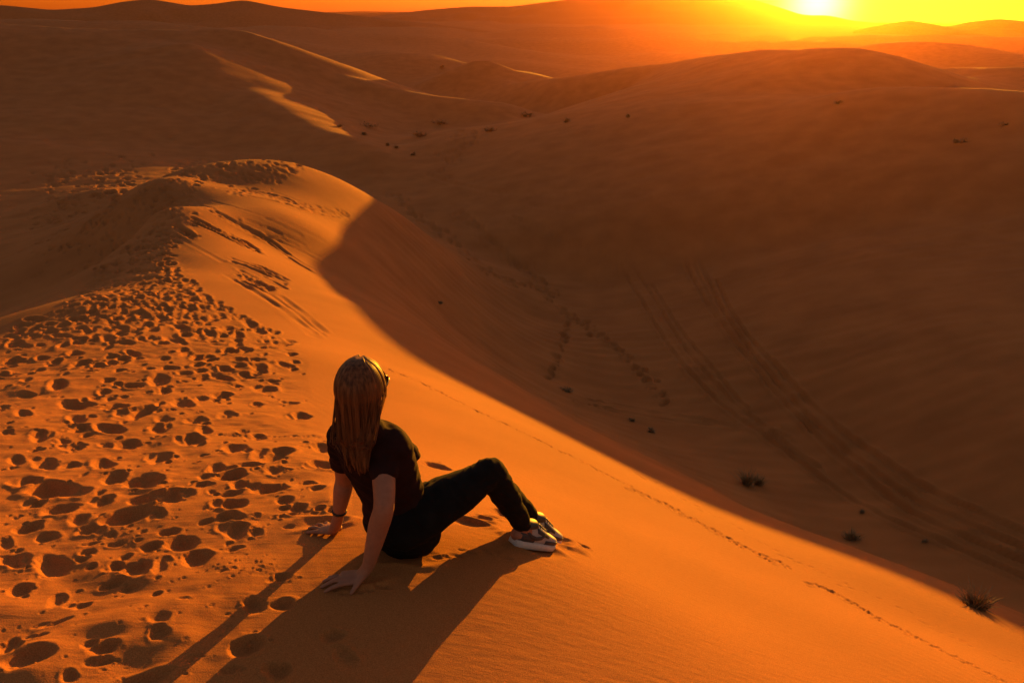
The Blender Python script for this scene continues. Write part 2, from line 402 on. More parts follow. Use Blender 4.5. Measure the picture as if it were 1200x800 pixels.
def detail(X, Y, Z, az_in, rr):
    rl = Relief(X, Y, Z, az_in, rr)
    rg = np.random.default_rng(3)
    R = np.hypot(X, Y)
    nj = len(az_in)
    # general wind relief: soft undulation, and wind ripples in the hollows
    ii = np.searchsorted(rr, 60); sub = (slice(0, ii), slice(0, nj))
    x, y, z0 = X[sub], Y[sub], Z[sub].copy()
    U, V = project(x, y, z0)
    m = in_poly(U, V, TRAMPLED).astype(np.float64)
    k = 9
    for ax in (0, 1):                                  # soften the border of the trodden band
        pad = [(k, k) if a_ == ax else (0, 0) for a_ in (0, 1)]
        c = np.cumsum(np.pad(m, pad, mode='edge'), axis=ax)
        m = (np.take(c, range(2 * k, c.shape[ax]), ax) - np.take(c, range(0, c.shape[ax] - 2 * k), ax)) / (2 * k)
        m = m[:z0.shape[0], :z0.shape[1]]
    far = np.clip(R[sub] / 9.0, 0.35, 1.6)
    rough = 0.020 * fbm(x / 0.42, y / 0.42, 3, 51) + 0.030 * fbm(x / 1.1, y / 1.1, 2, 52) + 0.007 * fbm(x / 0.11, y / 0.11, 2, 53)
    rough = rough + 0.034 * fbm(x / 0.30, y / 0.22, 2, 57) * sstep(620, 700, V) * sstep(270, 200, U)
    Z[sub] += m * rough
    # wind ripples in the shaded hollow on the left and on the valley floor
    rip = sstep(14, 22, R[sub]) * sstep(-6.6, -8.0, z0)
    ph = (y * 0.95 + x * 0.15 + 0.5 * fbm(x / 3.0, y / 3.0, 2, 61)) * 2 * math.pi / 0.75
    Z[sub] += rip * 0.026 * np.sin(ph) * (0.5 + 0.5 * vnoise(x / 5, y / 5, 62)) + rip * 0.085 * fbm(x / 2.4, y / 1.2, 4, 63)
    # faint slant streaks on the bright slope
    ang = (x * 0.80 + y * 0.60)
    Z[sub] += (1 - m) * sstep(12, 4, R[sub]) * 0.0005 * np.sin((ang + 0.10 * fbm(x / 0.7, y / 0.7, 2, 66)) * 2 * math.pi / 0.085) * np.clip(0.4 + vnoise(x / 0.9, y / 0.9, 67), 0, 1)

    def uvpit(u, v, w, h, dk=0.26, rim=0.32, th=None, tread=0, cap=0.085):
        c, a, b = world_ell(u, v, w, h)
        if th is None: th = rg.normal(0, 0.18)
        dep = dk * 2 * min(a, b)
        rl.pit(c[0], c[1], a, b, th, min(dep, cap), rim, rg.uniform(0, 6.28), tread)
    for t in PITS.split():
        u, v, w, h = [float(q) for q in t.split(',')]
        big = 0.84 if w > 45 else 0.96
        uvpit(u, v + h * 0.05, w * big, h * 1.0, 0.25, 0.2)
        if w > 17 and rg.random() < 0.55:                 # heel or toe joined to the same print
            s_ = rg.choice([-1, 1]); uvpit(u + s_ * w * 0.42, v + rg.uniform(-0.25, 0.35) * h, w * 0.5, h * 0.7, 0.2, 0.25)
        for _ in range(int(rg.integers(0, 4))):           # crumbs fallen from the rim
            uvpit(u + rg.normal(0, 0.55) * w, v + rg.normal(0, 0.7) * h, rg.uniform(3, 7), rg.uniform(1.5, 3), 0.25, 0.6)
    # clear shoe print at the bottom with a ribbed sole
    uvpit(389, 745, 30, 16, 0.22); uvpit(404, 770, 25, 34, 0.16, 0.4, 0.35, 13.0)
    uvpit(188, 728, 24, 16, 0.16, 0.3, 0.1); uvpit(188, 745, 26, 16, 0.2, 0.3, 0.1, 6.0)
    # the crowd of smaller prints, thicker with distance along the crest
    bands = [  # v range, u range at top, u range at bottom, count, width
        (400, 440, (0, 352), (0, 350), 80, 13), (372, 402, (25, 290), (0, 350), 190, 11.5), (345, 374, (92, 245), (60, 285), 260, 9.0),
        (318, 348, (112, 214), (92, 245), 260, 7.2), (290, 320, (120, 205), (110, 214), 110, 6), (245, 292, (150, 212), (125, 206), 130, 6),
        (214, 246, (170, 236), (150, 214), 110, 6), (186, 214, (215, 372), (180, 330), 190, 6.5), (440, 640, (0, 350), (0, 330), 45, 9), (640, 800, (0, 300), (0, 260), 16, 11),
        (190, 300, (60, 170), (40, 125), 170, 7), (180, 330, (30, 190), (20, 130), 120, 6)]
    for v0, v1, t_, b_, n, wpx in bands:
        for _ in range(n):
            f = rg.random(); v = v0 + f * (v1 - v0)
            ua = t_[0] + f * (b_[0] - t_[0]); ub = t_[1] + f * (b_[1] - t_[1]); u = rg.uniform(ua, ub)
            w = wpx * rg.uniform(0.45, 1.55)
            deep = v < 320 and u < 205
            uvpit(u, v, w, max(w * rg.uniform(0.28, 0.46), 2.2), 0.5 if deep else 0.24, 0.3, None, 0, 0.16 if deep else 0.085)
    # small scuffs between the prints
    for _ in range(160):
        v = rg.uniform(430, 800); u = rg.uniform(0, 360 if v < 620 else 300)
        w = rg.uniform(4, 10); uvpit(u, v, w, w * 0.35, 0.25, 0.5)
    for _ in range(40):
        uvpit(rg.normal(292, 22), rg.normal(664, 7), rg.uniform(3, 6), 2.2, 0.25, 0.6)
    # chains: slides down the bright slope, trails across the valley, crumbs along the brow
    def chain(P, n, w, h, jit, dk=0.2, rim=0.3, cap=0.085):
        for u, v in poly_uv(P, n):
            s_ = rg.uniform(0.6, 1.4)
            uvpit(u + rg.normal(0, jit), v + rg.normal(0, jit * 0.6), w * s_, h * s_, dk, rim, None, 0, cap)
    def slide(P, n, spread, width=0.07, depth=0.03, lo=0.25, hi=0.7):
        for _ in range(n):
            Q = poly_uv(P, 24); t0 = rg.uniform(0, 1 - lo); L_ = rg.uniform(lo, hi); m_ = Q[int(t0 * 23): int(min(1, t0 + L_) * 23) + 1]
            if len(m_) < 3: continue
            o_ = rg.normal(0, spread)
            rl.groove([hit(u + o_ * 0.45 + rg.normal(0, 0.3), v - o_ + rg.normal(0, 0.2)) for u, v in m_[::2]], width * rg.uniform(0.6, 1.3), depth * rg.uniform(0.5, 1.3), 0.5)
    slide([(205, 222), (254, 249), (286, 267), (313, 282), (351, 309), (396, 332)], 14, 1.6)
    slide([(226, 256), (268, 276), (305, 297)], 14, 2.6, 0.06, 0.04)
    slide([(279, 320), (300, 330), (320, 339)], 12, 3.0, 0.05, 0.05, 0.4, 0.9)
    slide([(270, 303), (306, 316), (338, 333)], 12, 2.4, 0.05, 0.035)
    slide([(200, 262), (216, 272), (228, 279)], 8, 4.0, 0.06, 0.05, 0.4, 0.9)
    slide([(240, 220), (268, 224), (299, 226), (331, 233), (362, 244), (407, 251)], 16, 4.0, 0.10, 0.03)
    slide([(215, 285), (260, 310), (330, 352), (380, 392)], 10, 7.0, 0.06, 0.014)
    slide([(225, 240), (300, 262), (380, 300)], 10, 8.0, 0.08, 0.016)
    chain([(281, 321), (300, 330), (318, 338)], 26, 6, 2.2, 2.4, 0.24)
    chain([(234, 260), (268, 276), (299, 294)], 24, 6, 2.2, 2.2, 0.2)
    chain([(268, 224), (299, 226), (331, 233), (362, 244), (407, 251)], 80, 7, 2.2, 3.4, 0.14)
    for _ in range(45):
        uvpit(rg.uniform(186, 232), rg.uniform(222, 288), rg.uniform(5, 10), 2.6, 0.24)
    chain([(463, 229), (505, 264), (537, 292), (579, 324), (630, 338), (657, 361), (704, 394), (741, 426), (778, 472)], 120, 8, 4.0, 4.0, 0.5, 0.5, 0.16)
    chain([(537, 246), (579, 287), (620, 320), (653, 347)], 70, 8, 4.0, 3.5, 0.5, 0.5, 0.16)
    chain([(667, 375), (655, 415), (644, 444)], 18, 8, 4, 1.5, 0.5, 0.5, 0.16)
    chain([(520, 200), (545, 165), (560, 160)], 50, 8, 3.2, 9, 0.5, 0.4, 0.2)
    chain([(452, 431), (500, 452), (560, 482), (640, 520), (700, 550), (735, 568)], 70, 4.0, 1.9, 0.6, 0.25, 0.5)
    chain([(735, 570), (800, 602), (870, 640), (925, 665)], 130, 5.0, 2.4, 1.6, 0.28, 0.5)
    chain([(945, 682), (980, 695), (1030, 725), (1090, 755), (1150, 785), (1200, 812)], 130, 5.5, 2.6, 1.1, 0.28, 0.5)
    chain([(740, 555), (830, 600), (930, 655), (1060, 715), (1180, 775)], 60, 7.0, 2.2, 3.0, 0.08, 0.3)
    chain([(548, 611), (580, 604), (606, 601)], 5, 34, 6, 1.5, 0.16, 0.7)
    uvpit(478, 652, 84, 20, 0.06, 0.9, 0.0, 0, 0.025); uvpit(420, 678, 62, 15, 0.10, 1.0, 0.0, 0, 0.02); uvpit(372, 615, 66, 13, 0.10, 1.0, 0.0, 0, 0.02)
    uvpit(628, 640, 70, 15, 0.10, 1.0, 0.0, 0, 0.02); uvpit(640, 628, 60, 13, 0.10, 1.0, 0.0, 0, 0.02)
    chain([(395, 690), (420, 694), (450, 688)], 9, 14, 4, 3, 0.25, 0.5); chain([(338, 600), (360, 604), (392, 596)], 8, 14, 4, 2.5, 0.25, 0.5)
    chain([(505, 655), (540, 648), (590, 650)], 10, 16, 4, 4, 0.14, 0.5); chain([(662, 632), (685, 640)], 4, 14, 3, 1.0, 0.2, 0.6)
    chain([(240, 507), (320, 508), (372, 512)], 24, 6, 1.6, 0.5, 0.2, 0.3)
    for P, w, d in TRACKS:
        rl.groove([hit(u, v) for u, v in poly_uv(P, 22)], w * 0.5, d * 1.0, 0.8)
    Z += rl.D
    return Z

# ------------------------------------------------------------------ the sand: one sheet, fine near the camera, to the horizon
def build_sand():
    az_in = np.linspace(-math.radians(42.5), math.radians(42.5), 860)
    az_out = np.linspace(math.radians(42.5), 2 * math.pi - math.radians(42.5), 122)[1:-1]
    az = np.concatenate([az_in, az_out])
    def geo_(a, b, q): return np.exp(np.arange(math.log(a), math.log(b), q))
    rr = np.concatenate([[0.25, 0.5, 0.75, 1.0, 1.2], geo_(1.35, 9, 0.0032), geo_(9, 14, 0.006), geo_(14, 42, 0.0046), geo_(42, 150, 0.008), geo_(150, 2300, 0.04), [2300]])
    A, R = np.meshgrid(az, rr)
    X = (np.sin(A) * R); Y = (np.cos(A) * R)
    Z = smooth_z(X.ravel(), Y.ravel()).reshape(X.shape)
    GRID.update(az=az_in, rr=rr, Z=Z[:, :len(az_in)].copy())
    Z = detail(X, Y, Z, az_in, rr)
    GRID['Z'] = Z[:, :len(az_in)].copy()
    nr, na = X.shape
    co = np.empty((nr * na + 1, 3), dtype=np.float32)
    co[:-1, 0] = X.ravel(); co[:-1, 1] = Y.ravel(); co[:-1, 2] = Z.ravel()
    co[-1] = (0, 0, float(smooth_z(0, 0)[0]))
    i = np.arange(nr - 1)[:, None] * na; j = np.arange(na)[None, :]; j2 = (j + 1) % na
    quads = np.stack([i + j, i + na + j, i + na + j2, i + j2], -1).reshape(-1, 4)[:, ::-1]
    jj = np.arange(na); tris = np.stack([np.full(na, nr * na), jj, (jj + 1) % na], -1)[:, ::-1]
    me = bpy.data.meshes.new('sand_dunes')
    nl = quads.size + tris.size
    me.vertices.add(len(co)); me.loops.add(nl); me.polygons.add(len(quads) + len(tris))
    me.vertices.foreach_set('co', co.ravel())
    me.loops.foreach_set('vertex_index', np.concatenate([quads.ravel(), tris.ravel()]).astype(np.int32))
    starts = np.concatenate([np.arange(len(quads)) * 4, quads.size + np.arange(len(tris)) * 3]).astype(np.int32)
    me.polygons.foreach_set('loop_start', starts)
    me.polygons.foreach_set('use_smooth', np.ones(len(starts), dtype=bool))
    me.update(calc_edges=True)
    me.validate()
    me.materials.append(M_SAND)
    o = bpy.data.objects.new('sand_dunes', me); COL.objects.link(o)
    tag(o, kind='structure')
    print('sand quads', len(quads))
    return o

build_sand()

# ------------------------------------------------------------------ far dunes on the skyline (u, v, range)
FAR = [
    ('distant_dune', [(400, 24), (450, 18), (500, 12), (550, 8), (600, 8), (640, 3), (690, -3), (760, -9), (830, -9), (865, -4), (887, 1), (915, 9.5), (939, 17.5), (955, 18.5), (966, 18), (980, 20), (996, 24), (1034, 28), (1080, 33)], 1800, 0.30),
    ('distant_dune', [(1000, 36), (1034, 29), (1067, 24), (1085, 27), (1110, 32), (1135, 26), (1170, 22.5), (1200, 25), (1260, 34), (1400, 30), (1550, 36)], 800, 0.28),
    ('distant_dune', [(-260, 8), (-150, 2), (-60, 10), (0, 6), (60, 12), (110, 9), (145, 2), (175, -1), (200, 3), (222, 7), (250, 5), (285, 0), (305, 4), (330, 9), (365, 13), (410, 18), (480, 25), (560, 35), (650, 48)], 620, 0.28),
    ('distant_dune', [(250, 20), (310, 16), (370, 15), (420, 13.5), (470, 14), (520, 15), (600, 18)], 2050, 0.25),
]
def far_dune(name, prof, R, slope, j):
    pr = np.array(prof, dtype=float)
    us = np.linspace(pr[0, 0], pr[-1, 0], 170)
    # smooth interpolation of the profile
    vs = np.interp(us, pr[:, 0], pr[:, 1])
    ker = np.array([1, 2, 3, 2, 1]) / 9.0
    vs = np.convolve(np.pad(vs, 2, mode='edge'), ker, 'valid')
    top = np.array([at_r(u, v, R * (1 + 0.05 * math.sin(u / 90.0 + j))) for u, v in zip(us, vs)])
    base = -17.0
    hmax = max(4.0, (top[:, 2] - base).max())
    dep = hmax / slope
    ts = np.concatenate([-np.linspace(1, 0, 40)[:-1] ** 1.3, np.linspace(0, 1, 14) ** 1.2])
    V = []
    for i in range(len(us)):
        d = np.array([top[i, 0], top[i, 1], 0]); d /= np.linalg.norm(d)
        for t in ts:
            p = top[i] + d * t * dep
            off = 0.25 * R * 0.02 * vnoise(np.array([us[i] / 35.0]), np.array([t * 5.0]), 40 + j)[0] * min(1, abs(t) * 3)
            h = (top[i, 2] - base) * (1 - abs(t)) ** (1.25 if t < 0 else 1.0)
            h += off * (1 - abs(t))
            V.append((p[0], p[1], base + h))
    n = len(ts); F = []
    for i in range(len(us) - 1):
        for k in range(n - 1):
            F.append((i * n + k, (i + 1) * n + k, (i + 1) * n + k + 1, i * n + k + 1))
    me = bpy.data.meshes.new(name); me.from_pydata(V, [], F); me.update()
    me.polygons.foreach_set('use_smooth', [True] * len(F))
    me.materials.append(M_SAND)
    o = bpy.data.objects.new(name, me); COL.objects.link(o)
    tag(o, kind='structure')
for j, (nm, prof, R, sl) in enumerate(FAR):
    far_dune(nm, prof, R, sl, j)

# ------------------------------------------------------------------ dusty air
def haze():
    bm = bmesh.new(); bmesh.ops.create_cube(bm, size=1.0)
    me = bpy.data.meshes.new('haze'); bm.to_mesh(me); bm.free()
    o = bpy.data.objects.new('haze', me); COL.objects.link(o)
    z0, z1 = -32.0, 84.0
    o.scale = (4900, 4900, z1 - z0); o.location = (0, 0, (z0 + z1) / 2)
    m = bpy.data.materials.new('dusty_air'); m.use_nodes = True
    t = m.node_tree; t.nodes.clear()
    out = t.nodes.new('ShaderNodeOutputMaterial'); v = t.nodes.new('ShaderNodeVolumePrincipled')
    v.inputs['Color'].default_value = (0.95, 0.36, 0.12, 1)
    v.inputs['Density'].default_value = 0.00018
    v.inputs['Anisotropy'].default_value = 0.8
    t.links.new(v.outputs[0], out.inputs['Volume'])
    me.materials.append(m)
    tag(o, kind='stuff')
haze()

# ------------------------------------------------------------------ the seated person
def plain_mat(name, col, rough=0.8, spec=0.3, noise=0.0, scale=40, sheen=0.0):
    m, t, b = new_mat(name)
    b.inputs['Roughness'].default_value = rough; b.inputs['Specular IOR Level'].default_value = spec
    if sheen: b.inputs['Sheen Weight'].default_value = sheen
    if noise:
        tc = t.nodes.new('ShaderNodeTexCoord'); n = t.nodes.new('ShaderNodeTexNoise'); n.inputs['Scale'].default_value = scale; n.inputs['Detail'].default_value = 4
        t.links.new(tc.outputs['Object'], n.inputs['Vector'])
        r = t.nodes.new('ShaderNodeValToRGB'); r.color_ramp.elements[0].position = 0.3; r.color_ramp.elements[1].position = 0.7
        r.color_ramp.elements[0].color = (*[c * (1 - noise) for c in col], 1); r.color_ramp.elements[1].color = (*[min(1, c * (1 + noise)) for c in col], 1)
        t.links.new(n.outputs[0], r.inputs[0]); t.links.new(r.outputs[0], b.inputs['Base Color'])
        bp = t.nodes.new('ShaderNodeBump'); bp.inputs['Strength'].default_value = 0.3; bp.inputs['Distance'].default_value = 0.003
        t.links.new(n.outputs[0], bp.inputs['Height']); t.links.new(bp.outputs[0], b.inputs['Normal'])
    else:
        b.inputs['Base Color'].default_value = (*col, 1)
    return m
M_SKIN = plain_mat('skin', (0.34, 0.150, 0.095), 0.6, 0.35, 0.08, 60)
M_SHIRT = plain_mat('dark_maroon_cotton', (0.022, 0.008, 0.008), 0.95, 0.15, 0.25, 25)
M_TROU = plain_mat('black_cotton', (0.008, 0.008, 0.009), 0.95, 0.12, 0.25, 20)
M_WHITE = plain_mat('white_leather', (0.36, 0.36, 0.38), 0.5, 0.4, 0.06, 50)
M_GREY = plain_mat('dark_grey_leather', (0.045, 0.045, 0.055), 0.55, 0.4, 0.15, 50)
M_SOLE = plain_mat('white_rubber', (0.58, 0.55, 0.54), 0.65, 0.3, 0.08, 60)
M_BLACKP = plain_mat('black_plastic', (0.01, 0.01, 0.011), 0.25, 0.5)
M_EYE = plain_mat('eye_white', (0.7, 0.68, 0.65), 0.2, 0.5)
M_LIP = plain_mat('lips', (0.35, 0.12, 0.10), 0.5, 0.3)
def hair_mat():
    m, t, b = new_mat('auburn_hair')
    oi = t.nodes.new('ShaderNodeTexCoord'); mp = t.nodes.new('ShaderNodeMapping'); mp.inputs['Scale'].default_value = (90, 90, 5)
    n = t.nodes.new('ShaderNodeTexNoise'); n.inputs['Scale'].default_value = 1.0; n.inputs['Detail'].default_value = 3
    t.links.new(oi.outputs['Object'], mp.inputs[0]); t.links.new(mp.outputs[0], n.inputs['Vector'])
    r = t.nodes.new('ShaderNodeValToRGB'); r.color_ramp.elements[0].position = 0.35; r.color_ramp.elements[1].position = 0.7
    r.color_ramp.elements[0].color = (0.070, 0.026, 0.011, 1); r.color_ramp.elements[1].color = (0.22, 0.088, 0.036, 1)
    t.links.new(n.outputs[0], r.inputs[0]); t.links.new(r.outputs[0], b.inputs['Base Color'])
    b.inputs['Roughness'].default_value = 0.5; b.inputs['Specular IOR Level'].default_value = 0.22
    return m
M_HAIR = hair_mat()

PO = hit(480, 640)
PF = np.array([0.81, 0.586, 0.0]); PF /= np.linalg.norm(PF)
PL = np.array([-PF[1], PF[0], 0.0]); PU = np.array([0.0, 0.0, 1.0])
def jl(u, v, l):           # joint on the sight line, at a side offset from the body's mid plane
    d = ray(u, v); t = (np.dot(PO, PL) + l) / np.dot(d, PL)
    return d * t
def jz(u, v, h):           # joint on the sight line, at a height above the seat
    d = ray(u, v); return d * ((PO[2] + h) / d[2])
def loc(f, l, u): return PO + f * PF + l * PL + u * PU
def gz(p): return float(grid_z(p[0], p[1])[0])
def unit(v): v = np.asarray(v, float); return v / np.linalg.norm(v)

def add_loft(bm, pts, radii, ref, seg=18, caps=True):
    """closed tapered tube with elliptic rings: radii (a, b); a lies along ref, b across it"""
    pts = [np.asarray(p, float) for p in pts]; rings = []
    n = len(pts)
    for i, p in enumerate(pts):
        t = unit(pts[min(i + 1, n - 1)] - pts[max(i - 1, 0)])
        rf = ref[i] if isinstance(ref, list) else ref
        x = rf - t * np.dot(rf, t); x = unit(x); y = np.cross(t, x)
        a, b = radii[i] if isinstance(radii[i], (tuple, list)) else (radii[i], radii[i])
        rings.append((p, t, x, y, a, b))
    if caps:
        def cap(R, sgn):
            p, t, x, y, a, b = R; r = min(a, b); out = []
            for q in (0.38, 0.7, 0.92):
                out.append((p + sgn * t * r * q, t, x, y, a * math.sqrt(1 - q * q), b * math.sqrt(1 - q * q)))
            return out
        rings = cap(rings[0], -1)[::-1] + rings + cap(rings[-1], 1)
    vs = []
    for p, t, x, y, a, b in rings:
        vs.append([bm.verts.new(p + x * a * math.cos(2 * math.pi * k / seg) + y * b * math.sin(2 * math.pi * k / seg)) for k in range(seg)])
    for r0, r1 in zip(vs[:-1], vs[1:]):
        for k in range(seg):
            bm.faces.new((r0[k], r0[(k + 1) % seg], r1[(k + 1) % seg], r1[k]))
    bm.faces.new(vs[0][::-1]); bm.faces.new(vs[-1])
def spline(P, Rr, n=4):
    Q = []
    for p, r in zip(P, Rr):
        a, b = r if isinstance(r, (tuple, list)) else (r, r)
        Q.append(list(p) + [a, b])
    D = densify(Q, n)
    return [d[:3] for d in D], [(max(d[3], 1e-4), max(d[4], 1e-4)) for d in D]
def add_ell(bm, c, rx, ry, rz, ax, ay, az_, seg=20):
    m = Matrix(((ax[0] * rx, ay[0] * ry, az_[0] * rz, c[0]), (ax[1] * rx, ay[1] * ry, az_[1] * rz, c[1]), (ax[2] * rx, ay[2] * ry, az_[2] * rz, c[2]), (0, 0, 0, 1)))
    bmesh.ops.create_uvsphere(bm, u_segments=seg, v_segments=seg // 2 + 2, radius=1.0, matrix=m)
def mesh_obj(name, bm, mat, parent=None, smooth=True, origin=None):
    bmesh.ops.recalc_face_normals(bm, faces=bm.faces)
    me = bpy.data.meshes.new(name); bm.to_mesh(me); bm.free()
    o = bpy.data.objects.new(name, me); COL.objects.link(o)
    if origin is not None:
        me.transform(Matrix.Translation(-Vector(origin))); o.location = origin
    if smooth: me.polygons.foreach_set('use_smooth', [True] * len(me.polygons))
    if mat: me.materials.append(mat)
    if parent is not None:
        o.parent = parent; o.location = Vector(o.location) - Vector(WORLD_AT[parent.name])
    WORLD_AT[o.name] = tuple(origin) if origin is not None else (0, 0, 0)
    return o
WORLD_AT = {}
def fused(name, bm, mat, voxel, smooth=4, parent=None, origin=None, wrinkle=None):
    """melt overlapping shapes into one continuous skin"""
    bmesh.ops.recalc_face_normals(bm, faces=bm.faces)
    me = bpy.data.meshes.new(name + '_parts'); bm.to_mesh(me); bm.free()
    o = bpy.data.objects.new(name + '_parts', me); COL.objects.link(o)
    r = o.modifiers.new('r', 'REMESH'); r.mode = 'VOXEL'; r.voxel_size = voxel
    sm = o.modifiers.new('s', 'SMOOTH'); sm.factor = 0.5; sm.iterations = smooth
    dg = bpy.context.evaluated_depsgraph_get(); dg.update()
    m2 = bpy.data.meshes.new_from_object(o.evaluated_get(dg))
    bpy.data.objects.remove(o)
    bm2 = bmesh.new(); bm2.from_mesh(m2)
    if wrinkle:
        n = len(bm2.verts); co = np.array([v.co for v in bm2.verts]); nn = np.array([v.normal for v in bm2.verts])
        off = wrinkle(co)
        for v, d, k in zip(bm2.verts, off, nn): v.co += Vector(k) * d
    return mesh_obj(name, bm2, mat, parent, True, origin)

def build_person():
    rnd = np.random.default_rng(21)
    pel = jl(470, 608, 0); wai = jl(459, 578, 0); che = jl(445, 541, 0); upp = jl(433, 514, 0); nek = jl(424, 496, 0); hed = jl(424, 457, 0)
    rsh = jz(449, 515, 0.520); lsh = jz(401, 511, 0.500)
    relb = jl(450, 592, -0.19); rwri = jl(432, 662, -0.165)
    lelb = jl(404, 560, 0.21); lwri = jl(397, 603, 0.24)
    rhip = jl(482, 612, -0.085); lhip = jl(474, 604, 0.085)
    rkne = jl(576, 553, -0.085); lkne = jl(571, 556, 0.075); rank = jl(611, 612, -0.075); lank = jl(619, 602, 0.065)
    lat = unit(rsh - lsh); lat[2] *= 0.3; lat = unit(lat)
    spine_dir = unit(nek - pel)
    fwd = unit(np.cross(PU, lat)); fwd = fwd if np.dot(fwd, PF) > 0 else -fwd
    O0 = tuple(PO)
    FH = unit([math.sin(math.radians(15)), math.cos(math.radians(15)), 0.02])           # where the face looks
    LH = unit(np.cross(PU, FH)); UH = unit(np.cross(FH, LH))

    # ---- hands: palm, four bent fingers and a thumb, lying on the sand
    def hand(bm, wr, tip_uv, side):
        tip = hit(*tip_uv); d = tip - wr; d[2] = 0; d = unit(d)
        s_ = np.cross(PU, d) * side                         # towards the thumb
        def on(p, h): q = np.array(p, float); q[2] = gz(q) + h; return q
        w0 = wr
        k0 = on(wr + d * 0.030, 0.034); k1 = on(wr + d * 0.062, 0.026); k2 = on(wr + d * 0.092, 0.020)
        P, Rr = spline([w0, k0, k1, k2], [(0.024, 0.021), (0.031, 0.019), (0.039, 0.015), (0.040, 0.012)])
        add_loft(bm, P, Rr, s_)
        for off, ang, ln, h in ((0.029, 0.30, 0.070, 0.018), (0.0105, 0.09, 0.080, 0.021), (-0.009, -0.08, 0.074, 0.018), (-0.028, -0.30, 0.058, 0.015)):
            b = wr + d * 0.086 + s_ * off; dd = unit(d * math.cos(ang) + s_ * math.sin(ang))
            pts = [on(b, 0.016), on(b + dd * ln * 0.32, h), on(b + dd * ln * 0.64, h * 0.72), on(b + dd * ln, 0.003)]
            P, Rr = spline(pts, [0.0095, 0.0090, 0.0080, 0.0062], 3); add_loft(bm, P, Rr, s_, 10)
        dd = unit(d * 0.62 + s_ * 0.78); b = wr + d * 0.028 + s_ * 0.022
        P, Rr = spline([on(b, 0.024), on(b + dd * 0.028, 0.017), on(b + dd * 0.060, 0.004)], [0.0125, 0.0105, 0.007], 3); add_loft(bm, P, Rr, PU, 10)

    # ---- the body, one continuous skin
    bm = bmesh.new()
    P, Rr = spline([pel, wai, che, upp, upp * 0.45 + nek * 0.55], [(0.150, 0.105), (0.112, 0.085), (0.124, 0.092), (0.122, 0.068), (0.056, 0.050)])
    add_loft(bm, P, Rr, lat, 22)
    P, Rr = spline([upp * 0.4 + nek * 0.6, nek + UH * 0.03, hed - UH * 0.06], [0.056, 0.050, 0.054]); add_loft(bm, P, Rr, lat)
    add_ell(bm, hed + UH * 0.012 - FH * 0.008, 0.088, 0.068, 0.097, FH, LH, UH, 26)                      # skull
    P, Rr = spline([hed - UH * 0.005 + FH * 0.03, hed - UH * 0.06 + FH * 0.045, hed - UH * 0.098 + FH * 0.062], [(0.066, 0.06), (0.052, 0.045), (0.024, 0.022)])
    add_loft(bm, P, Rr, LH)                                                                              # jaw and chin
    P, Rr = spline([hed + UH * 0.012 + FH * 0.086, hed - UH * 0.016 + FH * 0.100, hed - UH * 0.030 + FH * 0.106], [0.008, 0.011, 0.014], 3); add_loft(bm, P, Rr, LH, 10)   # nose
    add_ell(bm, hed - UH * 0.058 + FH * 0.088, 0.012, 0.022, 0.010, FH, LH, UH, 12)                      # mouth
    for s_ in (-1, 1):
        add_ell(bm, hed + LH * s_ * 0.069 - UH * 0.012, 0.018, 0.008, 0.030, FH, LH, UH, 12)             # ear
        add_ell(bm, hed + LH * s_ * 0.034 + UH * 0.024 + FH * 0.076, 0.014, 0.026, 0.008, FH, LH, UH, 12)  # brow
    for sh, el, wr in ((rsh, relb, rwri), (lsh, lelb, lwri)):
        up_ = (sh + el) / 2; fo = el * 0.65 + wr * 0.35
        P, Rr = spline([upp * 0.6 + sh * 0.4 - PU * 0.02, sh * 0.9 + up_ * 0.1, up_, el, fo, wr], [(0.028, 0.028), (0.036, 0.036), (0.041, 0.041), (0.036, 0.036), (0.0375, 0.036), (0.0255, 0.022)], 5)
        add_loft(bm, P, Rr, fwd)
    hand(bm, rwri, (398, 683), -1 if False else 1)
    hand(bm, lwri, (345, 613), -1)
    for h, k, a in ((rhip, rkne, rank), (lhip, lkne, lank)):
        P, Rr = spline([h, (h + k) / 2, k, k * 0.55 + a * 0.45, a], [0.076, 0.062, 0.040, 0.040, 0.032], 5); add_loft(bm, P, Rr, PL)
        foot = a + unit(PF * 0.9 - PU * 0.30) * 0.12; foot[2] = gz(foot) + 0.045
        heel = a - PF * 0.02; heel[2] = gz(heel) + 0.055
        P, Rr = spline([heel, (heel + foot) / 2, foot], [0.030, 0.032, 0.026], 3); add_loft(bm, P, Rr, PL)
        P, Rr = spline([a, heel * 0.6 + foot * 0.4], [0.034, 0.032], 3); add_loft(bm, P, Rr, PL)
    person = fused('person', bm, M_SKIN, 0.0042, 3, None, O0)
    tag(person, 'person in black clothes with long auburn hair sitting leaning back on both hands', 'person')

    # ---- T-shirt
    bm = bmesh.new()
    hemp = pel * 0.72 + wai * 0.28
    P, Rr = spline([hemp, wai, che, upp, upp * 0.62 + nek * 0.38], [(0.147, 0.110), (0.126, 0.100), (0.144, 0.108), (0.150, 0.092), (0.088, 0.070)], 5)
    add_loft(bm, P, Rr, lat, 26)
    for s_ in (-1, 1):
        c = che + fwd * 0.085 + lat * s_ * 0.062 + spine_dir * 0.012
        add_ell(bm, c, 0.050, 0.056, 0.056, fwd, lat, spine_dir, 18)
    for sh, el, q in ((rsh, relb, 0.50), (lsh, lelb, 0.55)):
        e_ = sh + (el - sh) * q
        P, Rr = spline([upp * 0.62 + sh * 0.38, upp * 0.2 + sh * 0.8, sh, (sh + e_) / 2, e_], [(0.066, 0.070), (0.062, 0.064), (0.056, 0.058), (0.055, 0.054), (0.054, 0.051)], 5)
        add_loft(bm, P, Rr, fwd, 20, True)
